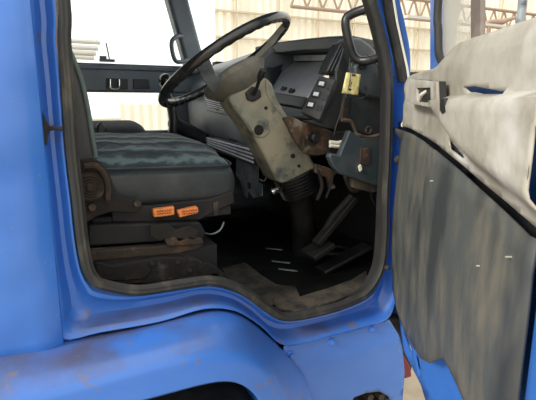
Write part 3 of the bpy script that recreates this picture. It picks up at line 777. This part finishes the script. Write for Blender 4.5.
# centre and far face: one long moulded profile
XF = .80
prof_ = [(1.17, 1.84), (1.05, 1.86), (.95, 1.852), (.87, 1.80), (.80, 1.70), (.775, 1.60), (.785, 1.47), (.80, 1.405), (.86, 1.36), (1.0, 1.34), (1.17, 1.36)]
b = MB(); rows = []
for i in range(9):
    y = 1.87 + .83 * i / 8; bow = -.02 * sstep(0, 1, i / 8)
    rows.append([Vector((x, y, z + (bow if z > 1.7 else 0))) for x, z in prof_])
b.loft(rows, closed=True); n = len(prof_); b.f.append(tuple(range(n))); b.f.append(tuple(range(8 * n, 9 * n)))
db = b.build('dash_body', M['dash'], da, bevel=.012, segs=3)
# centre air vents
def faceplate(pxs, X, t, name, m, parent, bevel=.002):
    b = MB(); b.prism([PX(px, py, X) for px, py in pxs], (t, 0, 0)); return b.build(name, m, parent, bevel=bevel)
vt = faceplate([(203, 93), (226, 98), (229, 112), (206, 107)], .768, .01, 'air_vent', M['black'], da)
b = MB()
for k in range(6):
    t = (k + .5) / 6
    l = (203 + 3 * t, 94 + 13 * t); r = (226 + 3 * t, 99 + 13 * t)
    if k % 1 == 0: b.tube([PX(l[0] + 1.5, l[1], .755), PX(r[0] - 1.5, r[1], .755)], .003, 6)
b.build('vent_slats', M['paleedge'], vt)
MB().tube([PX(214.5, 95.5, .76), PX(217.5, 110, .76)], .005, 6).build('vent_post', M['dash'], vt)
# glovebox lid line and heater panel
faceplate([(206, 110), (232, 116), (252, 157), (222, 146), (210, 133)], .772, .01, 'lower_lid', M['dash'], da, .004)
faceplate([(228, 137), (236, 140), (237, 144), (229, 141)], .768, .006, 'lid_latch', M['dashdark'], da, .001)
# pale strips of the heater grille
for k in range(4):
    MB().tube([PX(205 - .6 * k, 137.5 + 1.7 * k, .70), PX(253, 150.5 + 3.9 * k, .70)], .0042, 6).build('heater_strip', M['paleedge'], da)
faceplate([(201, 135), (254.5, 148), (254.5, 166), (203, 146)], .708, .02, 'heater_grille', M['dashdark'], da, .002)
# brackets under the centre
b = MB(); b.prism([PX(x, y, .74) for x, y in ((236, 158), (258, 165), (258, 182), (262, 184), (262, 196), (253, 198), (248, 190), (247, 198), (243, 194), (240, 180), (236, 175))], (.004, 0, 0)); b.build('support_bracket', M['zinc'], da)
b = MB(); b.tube(smooth_path([PX(262, 170, .8), PX(266, 176, .8), PX(264, 181, .8), PX(259, 179, .8)], 5), .003, 6); b.build('loose_wire', M['paleedge'], da)
b = MB(); b.obox(PX(249, 185.5, .737), (.002, 0, 0), (0, .012, 0), (0, 0, .012)); b.build('bracket_hole', M['black'], da)
# heater box on the tunnel
b = MB(); b.box(.62, .95, 1.9, 2.5, 1.13, 1.24); b.build('heater_box', M['dashdark'], da, bevel=.03, segs=3)
# --- gauge recess in front of the driver (open box with tray floor)
def Rz(x, y, z): return Vector((x, y, z))
# hood lip and the deck behind it
ha = [PX(346, 36, .93), PX(325, 37, .93), PX(300, 39.5, .93), PX(272, 43, .93), PX(255, 47, .93)]
hb = [PX(346, 47, .93), PX(325, 50, .93), PX(300, 51, .93), PX(272, 54, .93), PX(255, 58, .93)]
b = MB(); b.loft([[p + Vector((.26, 0, -.02)), p + Vector((.02, 0, .004)), p, q, q + Vector((.012, 0, 0)), q + Vector((.24, 0, -.0))] for p, q in zip(ha, hb)], closed=True)
n = 6; b.f.append(tuple(range(n))); b.f.append(tuple(range(4 * n, 5 * n))); b.build('dash_hood', M['dashdark'], da, bevel=.005)
t1, t2, t3, t4 = PX(334, 61, 1.03), PX(287, 62, 1.03), PX(268, 93, .84), PX(305, 99, .84)
b = MB(); b.prism([t1, t2, t3, t4], (0, 0, -.012)); b.build('gauge_tray', M['tray'], da, bevel=.003)
tn = (t2 - t1).cross(t4 - t1).normalized()
b = MB(); b.prism([PX(345, 40, 1.035), PX(280, 43, 1.035), PX(284, 66, 1.035), PX(338, 64, 1.035)], (.01, 0, 0)); b.build('recess_back', M['dashdark'], da)
b = MB(); b.prism([PX(335, 54.5, 1.025), PX(288, 55.5, 1.025), PX(287, 61, 1.025), PX(333, 60.5, 1.025)], (.006, 0, 0)); b.build('bright_rail', M['paleedge'], da, bevel=.001)
b = MB(); b.prism([t4 + Vector((0, -.0, .008)), t3 + Vector((0, .02, .008)), t3 + Vector((-.02, .02, -.03)), t4 + Vector((-.02, -.0, -.03))], (.035, 0, -.012)); b.build('recess_lip', M['dashdark'], da, bevel=.005)
b = MB(); b.prism([PX(290, 54, 1.02), PX(287, 63, 1.02), PX(268, 95, .83), PX(262, 88, .83), PX(268, 56, .93)], (0, .012, 0)); b.build('recess_wall', M['dashdark'], da, bevel=.002)
b = MB(); b.box(.90, 1.18, 1.36, 1.86, 1.42, 1.55); b.build('under_panel', M['dark'], da, bevel=.01)
for q in ((284, 91), (292, 93)):
    d = sight(*q); c = EYE + d * ((t1 - EYE).dot(tn) / d.dot(tn))
    b = MB(); b.obox(c + Vector((0, 0, .006)), (.006, 0, .003), (0, .016, 0), (-.002, 0, .007)); b.tube([c + Vector((0, .01, .005)), c + Vector((0, .01, .018))], .005, 8); b.build('tray_clip', M['black'], da)
# end cheek: dark plane beside the switches
ck = [(346, 40), (352, 39), (357, 50), (354, 80), (346, 106), (336, 130), (322, 127), (308, 121), (319.5, 120), (336, 79.5), (336, 72)]
b = MB(); b.prism([PY(x, y, 1.29) for x, y in ck], (0, .045, 0)); b.build('dash_cheek', M['dashdark'], da, bevel=.004)
# vertical vent on the cheek edge
b = MB(); b.prism([PY(x, y, 1.30) for x, y in ((341, 42), (347.5, 42), (336, 75), (325.5, 73), (331, 60))], (0, .05, 0)); v2 = b.build('air_vent', M['black'], da, bevel=.003)
b = MB()
for k in range(3):
    b.tube([PY(341 + 2.6 * k, 44, 1.297), PY(327.5 + 3.6 * k, 71, 1.297)], .0016, 6)
b.build('vent_slats', M['dash'], v2)
# switch panel: a strip sloping with the dash face
sa, sb_, sc_, sd = PY(319, 76, 1.335), PY(335, 80, 1.285), PY(318, 119, 1.285), PY(301, 112, 1.335)
nrm = (sb_ - sa).cross(sd - sa).normalized()
if nrm.x > 0: nrm = -nrm
def onpan(px, py, h=0):
    d = sight(px, py); t = (sa + nrm * h - EYE).dot(nrm) / d.dot(nrm); return EYE + d * t
def panel(pxs, h0, h1, name, m, parent, bevel=.0015):
    b = MB(); b.prism([onpan(x, y, h1) for x, y in pxs], nrm * (h0 - h1)); return b.build(name, m, parent, bevel=bevel)
sp_ = panel([(319, 75.5), (336, 79), (319, 120), (300.5, 112)], -.02, .010, 'switch_panel', M['dashdark'], da, .004)
for cx, cy in ((321.5, 83.5), (316, 94), (310.5, 104.5)):
    q = panel([(cx - 3.2, cy - 3.8), (cx + 4.8, cy - 2.6), (cx + 2.8, cy + 4), (cx - 5, cy + 2.6)], .008, .014, 'rocker_switch', M['black'], sp_, .0015)
    panel([(cx - 2, cy - 2.5), (cx + 3, cy - 1.8), (cx + 1.8, cy + 2), (cx - 3.4, cy + 1.2)], .012, .0165, 'switch_cap', M['paleedge'], q, .001)
for cx, cy in ((330, 87), (325, 97.5), (319.5, 108)):
    panel([(cx - 2, cy - 3.4), (cx + 3, cy - 2.2), (cx + 1.3, cy + 3.2), (cx - 3.6, cy + 2)], .008, .0125, 'blank_switch', M['black'], sp_, .001)
# rusty support under the binnacle with knob
rs_ = [(284, 118), (292, 116), (303, 122), (322, 128), (332, 131), (333, 142), (329, 153), (318, 156), (306, 154), (300, 147), (292, 134)]
b = MB(); b.prism([PY(x, y, 1.34) for x, y in rs_], (0, .02, 0)); b.build('rusty_bracket', M['lightrust'], da, bevel=.004)
c = PY(313, 137.5, 1.33); b = MB(); b.tube([c + Vector((0, .02, 0)), c, c + Vector((0, -.02, 0)), c + Vector((0, -.026, 0))], [.010, .017, .017, .012], 20, ref=(0, 0, 1)); b.build('choke_knob', M['black'], da)
c = PY(305, 137, 1.33); b = MB(); b.tube([c, c + Vector((0, -.012, 0))], .005, 8, ref=(0, 0, 1)); b.build('pin', M['chrome'], da)
b = MB(); b.tube(smooth_path([PY(304, 137, 1.32), PY(303, 146, 1.32), PY(301, 150, 1.32)], 3), .006, 8); b.build('cable_end', M['rust'], da)
b = MB(); b.prism([PY(x, y, 1.34) for x, y in ((316, 164), (330, 168), (337, 173), (332, 179), (336, 188), (331, 190), (328, 178), (316, 173))], (0, .02, 0)); b.build('torn_bracket', M['lightrust'], da, bevel=.003)
# lower side panel near the pillar
lp = [(331, 153), (340, 155), (350, 130), (362, 138), (384, 134), (394, 134), (394, 186), (374, 186), (352, 178), (340, 174), (333, 166), (329, 157)]
b = MB(); b.prism([PY(x, y, 1.20) for x, y in lp], (0, .025, 0)); lpo = b.build('kick_panel', M['kick'], da, bevel=.005)
b = MB(); b.prism([PY(x, y, 1.196) for x, y in ((361, 148), (371, 148), (370, 163), (366, 166), (360, 164))], (0, .006, 0)); b.build('rust_patch', M['rust'], lpo, bevel=.002)
b = MB(); c = PY(360, 168, 1.195); b.obox(c, (.004, 0, .003), (0, .003, 0), (-.003, 0, .008)); b.build('panel_clip', M['cream'], lpo)
b = MB(); b.prism([PY(x, y, 1.215) for x, y in ((352, 178), (374, 183), (392, 184), (386, 191), (372, 193), (354, 188))], (0, .02, 0)); b.build('panel_foot', M['scuff'], lpo, bevel=.003)
# relays
for k, (y0_, y1_) in enumerate(((142, 140.5), (145.5, 145))):
    MB().tube([PY(330, y0_, 1.235), PY(337, y0_ + 1, 1.235), PY(344, y1_ + 1, 1.235)], .0062, 12).build('relay', M['cream'], da)
b = MB(); b.prism([PY(x, y, 1.25) for x, y in ((330, 132), (352, 132), (352, 158), (330, 158))], (0, .01, 0)); b.build('relay_recess', M['black'], da)
# upper side panel with vent duct, dark and rusty lipped
up = [(345, 100), (352, 62), (362, 60), (386, 58), (390, 90), (390, 132), (383, 135), (372, 136), (360, 134), (354, 125), (350, 120), (342, 120)]
b = MB(); b.prism([PY(x, y, 1.22) for x, y in up], (0, .02, 0)); upo = b.build('side_cowl', M['dashdark'], da, bevel=.004)
b = MB(); b.prism([PY(x, y, 1.19) for x, y in ((355, 66), (362, 60), (380, 62), (384, 90), (383, 100), (372, 97), (362, 92), (356, 84))], (0, .03, 0)); b.build('cowl_step', M['kick'], upo, bevel=.006)
b = MB(); b.prism([PY(x, y, 1.185) for x, y in ((359, 66), (366, 65), (367, 69), (361, 70))], (0, .006, 0)); b.build('cowl_slot', M['black'], upo)
c = PY(366, 88, 1.187); MB().tube([c + Vector((0, .005, 0)), c], .005, 10, ref=(0, 0, 1)).build('cowl_hole', M['black'], upo)
pth = smooth_path([PY(x, y, 1.205) for x, y in ((342, 120), (350, 121), (354, 127), (357, 134), (366, 137), (376, 136), (386, 133))], 4)
MB().tube(pth, .006, 8).build('rusty_lip', M['lightrust'], upo)
c = PY(368.5, 130, 1.205); b = MB(); pth = [c + Vector((.010 * math.cos(a * .4), 0, .010 * math.sin(a * .4))) for a in range(16)]; b.tube(pth, .0035, 8, closed=True); b.build('lug', M['rust'], upo)
b = MB(); b.prism([PY(x, y, 1.21) for x, y in ((344, 98), (351, 97), (350, 108), (347, 120), (342, 119), (343, 108))], (0, .015, 0)); b.build('terminal_block', M['darkrust'], upo, bevel=.002)
b = MB(); b.prism([PY(x, y, 1.206) for x, y in ((345, 98), (350, 98), (349, 106), (345, 106))], (0, .006, 0)); b.build('terminal_socket', M['black'], upo)
# pillar base cap on the dash by the screen
b = MB(); b.prism([PY(x, y, 1.25) for x, y in ((350, 37), (362, 38), (372, 45), (380, 55), (381, 68), (360, 70), (353, 60))], (0, .08, 0)); b.build('demister_cap', M['kick'], da, bevel=.012, segs=3)
# cables hanging under the dash
for pts, r in ((((333, 176), (330, 188), (326, 198)), .004), (((370, 186), (371, 196), (375, 205)), .002), (((318, 170), (322, 186), (317, 200)), .006), (((345, 176), (352, 190), (362, 188)), .008)):
    MB().tube(smooth_path([PY(x, y, 1.28) for x, y in pts], 5), r, 8).build('hanging_cable', M['darkrust'], da)

# ================================================================== TAG AND WIRE
tg = thing('card_tag', 'yellow card tag hung on a wire from the black grab handle', 'tag', PY(351, 84, 1.17))
b = MB(); cardo = [(346, 72.5), (361, 74.5), (358, 95), (341.5, 93)]
w0 = [PY(x, y, 1.165) for x, y in cardo]
o2 = [(p.x, p.z) for p in w0]
hl = [[(PY(x, y, 1.165).x, PY(x, y, 1.165).z) for x, y in h] for h in (((350.5, 82), (352, 82), (351, 87), (349.5, 87)), ((348.5, 88.5), (351.5, 88.8), (351, 91), (348, 90.6)))]
sheet('card', M['yellow'], o2, hl, lambda x, z: Vector((x, 1.165 + .002 * math.sin(x * 60), z)), .008, tg, solid=.003)
MB().prism([PY(x, y, 1.163) for x, y in ((350, 73.5), (356, 74.2), (355.5, 76.5), (349.5, 76))], (0, .002, 0)).build('stain', M['rust'], tg)
b = MB(); b.tube(smooth_path([PY(350, 58, 1.18), PY(349.5, 66, 1.17), PY(350.5, 76, 1.162), PY(348, 90, 1.162), PY(344, 100, 1.18), PY(341, 112, 1.19), PY(336, 126, 1.19), PY(334, 135, 1.2)], 5), .0014, 6); b.build('wire', M['scuff'], tg)
b = MB(); b.tube(smooth_path([PY(366, 54, 1.15), PY(374, 62, 1.14), PY(378, 70, 1.14), PY(375, 84, 1.14), PY(366, 96, 1.15), PY(356, 99, 1.17)], 5), .0012, 6); b.build('wire', M['darkrust'], tg)

# ================================================================== LEVERS, PEDALS
gl = thing('gear_lever', 'gear lever with round black knob behind the steering wheel rim', 'gear lever', PX(178, 128, .62))
Xg = .62
c = PX(166, 81, Xg)
b = MB(); rows = []
for i in range(13):
    t = PI * i / 12; rows.append([c + Vector((.040 * math.sin(t) * math.cos(a * PI / 10), .040 * math.sin(t) * math.sin(a * PI / 10), .040 * math.cos(t))) for a in range(20)])
b.loft(rows, closed=True); b.build('knob', M['black_gloss'], gl)
b = MB(); b.tube([c + Vector((0, 0, -.03)), PX(170, 100, Xg), PX(174, 122, Xg), PX(174, 132, Xg)], [.014, .022, .026, .03], 14); b.build('lever_shaft', M['black'], gl)
pb = thing('parking_brake', 'black ribbed lever boot beside the driver cushion', 'lever', PX(180, 130, .62))
b = MB(); p0 = PX(174, 123, .66); p1 = PX(206, 141, .70); pth = []; rs = []
for i in range(45):
    t = i / 44; pth.append(p0.lerp(p1, t)); rs.append(.034 - .004 * t + .006 * math.sin(i * PI / 2))
b.tube(pth, rs, 14); b.build('ribbed_boot', M['black'], pb)
b = MB(); b.box(.60, .72, 2.1, 2.3, 1.12, 1.42); b.build('lever_base', M['dark'], pb, bevel=.02)
pd = thing('brake_pedal', 'long dark pedal arm sloping down to the footwell floor', 'pedal', (.9, 1.45, .98))
b = MB(); b.tube([PY(352, 196, 1.36), PY(334, 215, 1.38), PY(316, 246, 1.42)], [.014, .014, .013], 10); b.build('pedal_arm', M['dark'], pd)
q0 = PY(354, 198, 1.36); q1 = PY(316, 244, 1.40); d_ = (q1 - q0); n_ = Vector((0, 1, 0)).cross(d_).normalized()
b = MB(); b.obox((q0 + q1) / 2, d_ / 2, Vector((0, .022, 0)), n_ * .011); b.build('pedal_plate', M['dark'], pd, bevel=.004)
b = MB(); b.obox(PY(318, 249, 1.40), (.045, 0, .02), (0, .05, 0), (-.004, 0, .009)); b.build('pedal_foot', M['dark'], pd, bevel=.004)
pd2 = thing('accelerator_pedal', 'flat dark accelerator pedal on the footwell floor by the doorway', 'pedal', (.95, 1.27, .98))
b = MB(); b.obox(PZ(345, 258, 1.02) + Vector((0, 0, .0)), (.11, -.0, .035), (0, .035, 0), (-.003, 0, .008)); b.build('pedal_pad', M['black'], pd2, bevel=.005)
b = MB(); rows = []
c = PZ(334, 253, 1.0)
b.tube([c + Vector((.06 * math.cos(a * .35) - .0, .05 * math.sin(a * .35), .012)) for a in range(18)], .008, 8, closed=True); b.build('pedal_ring', M['dark'], pd2)

# floor mat, ribs
fm = MB()
rows = []
for i in range(28):
    x = .44 + .78 * i / 27
    rows.append([Vector((x, 1.15 + 1.2 * j / 40, .984 + .010 * fbm(x * 7, j * .3, 5) + .003 * math.sin(j * 2.2) + .06 * sstep(1.1, 1.25, x))) for j in range(41)])
fo_ = fm.loft(rows).build('floor_mat', M['mat'], None, solid=.006)
tag(fo_, 'worn black rubber mat on the footwell floor', 'floor mat')
# debris on the floor and seat plinth
random.seed(8)
for k in range(3):
    x, y = ((288, 270), (281, 262), (274, 249))[k]
    c = PZ(x, y, .998)
    b = MB(); b.obox(c, (.026, -.026, 0), (.0025, .0025, 0), (0, 0, .002)); o = b.build('metal_strip', M['zinc'], None)
    tag(o, ('thin grey metal strip on the footwell mat, nearest the sill', 'thin grey metal strip on the footwell mat, middle of three', 'thin grey metal strip on the footwell mat, farthest from the sill')[k], 'strip', 'metal strips on the mat')

# ================================================================== SURROUNDINGS
def struct(o): o['kind'] = 'structure'; return o
b = MB(); b.box(-40, 60, -20, 60, -.05, 0); struct(b.build('floor', M['ground'], None))
# shed wall: tall bay on the right, low sheeting on the left
WY = 13.0
def shed(x0, x1, z0, z1, name):
    b = MB(); rows = []
    n = int((x1 - x0) / .12)
    pts = [(x0 + (x1 - x0) * i / n, WY + (.03 if i % 2 else 0)) for i in range(n + 1)]
    b.loft([[Vector((x, y, z0)) for x, y in pts], [Vector((x, y, z1)) for x, y in pts]])
    return struct(b.build(name, M['shed'], None, smooth=False))
shed(4.6, 32, 0, 8.2, 'wall_far')
shed(1.9, 4.6, 0, 1.62, 'wall_low')
b = MB()
for z in (1.9, 2.75, 3.45, 4.15): b.box(4.6, 32, WY - .10, WY - .03, z, z + .05)
for x in [5.2 + 1.35 * i for i in range(20)]: b.box(x, x + .05, WY - .09, WY - .03, 0, 8)
struct(b.build('trim_1', mat('shed_girt_paint', (.55, .47, .35), .8), None, smooth=False))
# roof trusses
def truss(y, x0, x1, z, h, k):
    b = MB(); b.tube([(x0, y, z), (x1, y, z)], .05, 6); b.tube([(x0, y, z + h), (x1, y, z + h)], .05, 6)
    n = int((x1 - x0) / (h * .9))
    for i in range(n):
        a = x0 + (x1 - x0) * i / n; c = x0 + (x1 - x0) * (i + 1) / n; m_ = (a + c) / 2
        b.tube([(a, y, z), (m_, y, z + h)], .03, 6); b.tube([(m_, y, z + h), (c, y, z)], .03, 6)
    return struct(b.build('beam_%d' % k, M['shedsteel'], None))
truss(WY - 1.5, 6.2, 30, 4.15, .55, 1)
truss(WY - 5.0, 13.5, 30, 3.75, .5, 2)
b = MB()
for x in (13.6, 15.3, 17.0, 18.8, 20.6): b.box(x, x + .09, WY - 1.6, WY - 1.5, 0, 4.2)
struct(b.build('column_1', M['shedsteel'], None, smooth=False))
# rail posts seen through the passenger window
rk = thing('rail_rack', 'pale stacked rails seen through the passenger window', 'rack', (-.2, 8, 0))
for k, (y0_, y1_) in enumerate(((40, 42), (46, 48.5), (51, 53), (55.5, 57))):
    a = PY(60, y0_, 8); c = PY(100 - 2 * k, y0_ + 2.5, 8); MB().tube([a - Vector((1.5, 0, 0)), c], .035, 8).build('rail', M['rail'], rk)
b = MB(); x_ = PY(64, 50, 8).x; b.box(x_ - .04, x_ + .04, 8.04, 8.1, 0, 3.2); b.build('post', M['rail'], rk)
b = MB(); zb = PY(494, 24.5, 7.5).z; b.box(6.6, 14, 7.44, 7.56, zb - .05, zb)
struct(b.build('beam_3', M['rail'], None))
# bundled sheet on the shed rail seen through the door window
b = MB(); pth = [PY(x, y, 7.5) for x, y in ((485, 25), (488, 22.5), (494, 22), (502, 22), (507, 20), (515, 18))]
tp = b.tube(smooth_path(pth, 4), [.03 + .03 * math.sin(PI * min(1, i / 20)) for i in range(21)], 10).build('rolled_tarp', M['shedsteel'], None, bevel=0)
tag(tp, 'brown rolled tarp beyond the open door window', 'tarp')
b = MB(); p0 = PY(520, 26, 2.6); b.tube([(p0.x, 2.6, 0), (p0.x, 2.6, 3.2)], .032, 12); po = b.build('pole', M['zinc'], None); tag(po, 'grey upright pole beyond the open door window, near the right edge', 'pole')

# ================================================================== LIGHT AND CAMERA
w = bpy.data.worlds.new('World'); bpy.context.scene.world = w; w.use_nodes = True
nt = w.node_tree; bg = nt.nodes['Background']
bg.inputs[0].default_value = (1.0, .99, .95, 1); bg.inputs[1].default_value = 1.8
def sun(name, direction, strength, angle, col=(1, 1, 1)):
    l = bpy.data.lights.new(name, 'SUN'); l.energy = strength; l.angle = math.radians(angle); l.color = col
    o = bpy.data.objects.new(name, l); C.objects.link(o)
    o.rotation_euler = Vector(direction).to_track_quat('-Z', 'Y').to_euler(); return o
sun('sun', (.84, .16, -.50), 3.4, 12, (1, .97, .9))
cam = bpy.data.cameras.new('cam'); co_ = bpy.data.objects.new('camera', cam); C.objects.link(co_)
cam.sensor_fit = 'HORIZONTAL'; cam.sensor_width = 36; cam.lens = 36 * FL / 536; cam.clip_start = .02; cam.clip_end = 300
mm = Matrix((RT, UP, -FW)).transposed().to_4x4(); mm.translation = EYE; co_.matrix_world = mm
s = bpy.context.scene; s.camera = co_
s.view_settings.view_transform = 'Standard'; s.view_settings.look = 'None'; s.view_settings.gamma = 1; s.view_settings.use_curve_mapping = False
s.view_settings.exposure = 0
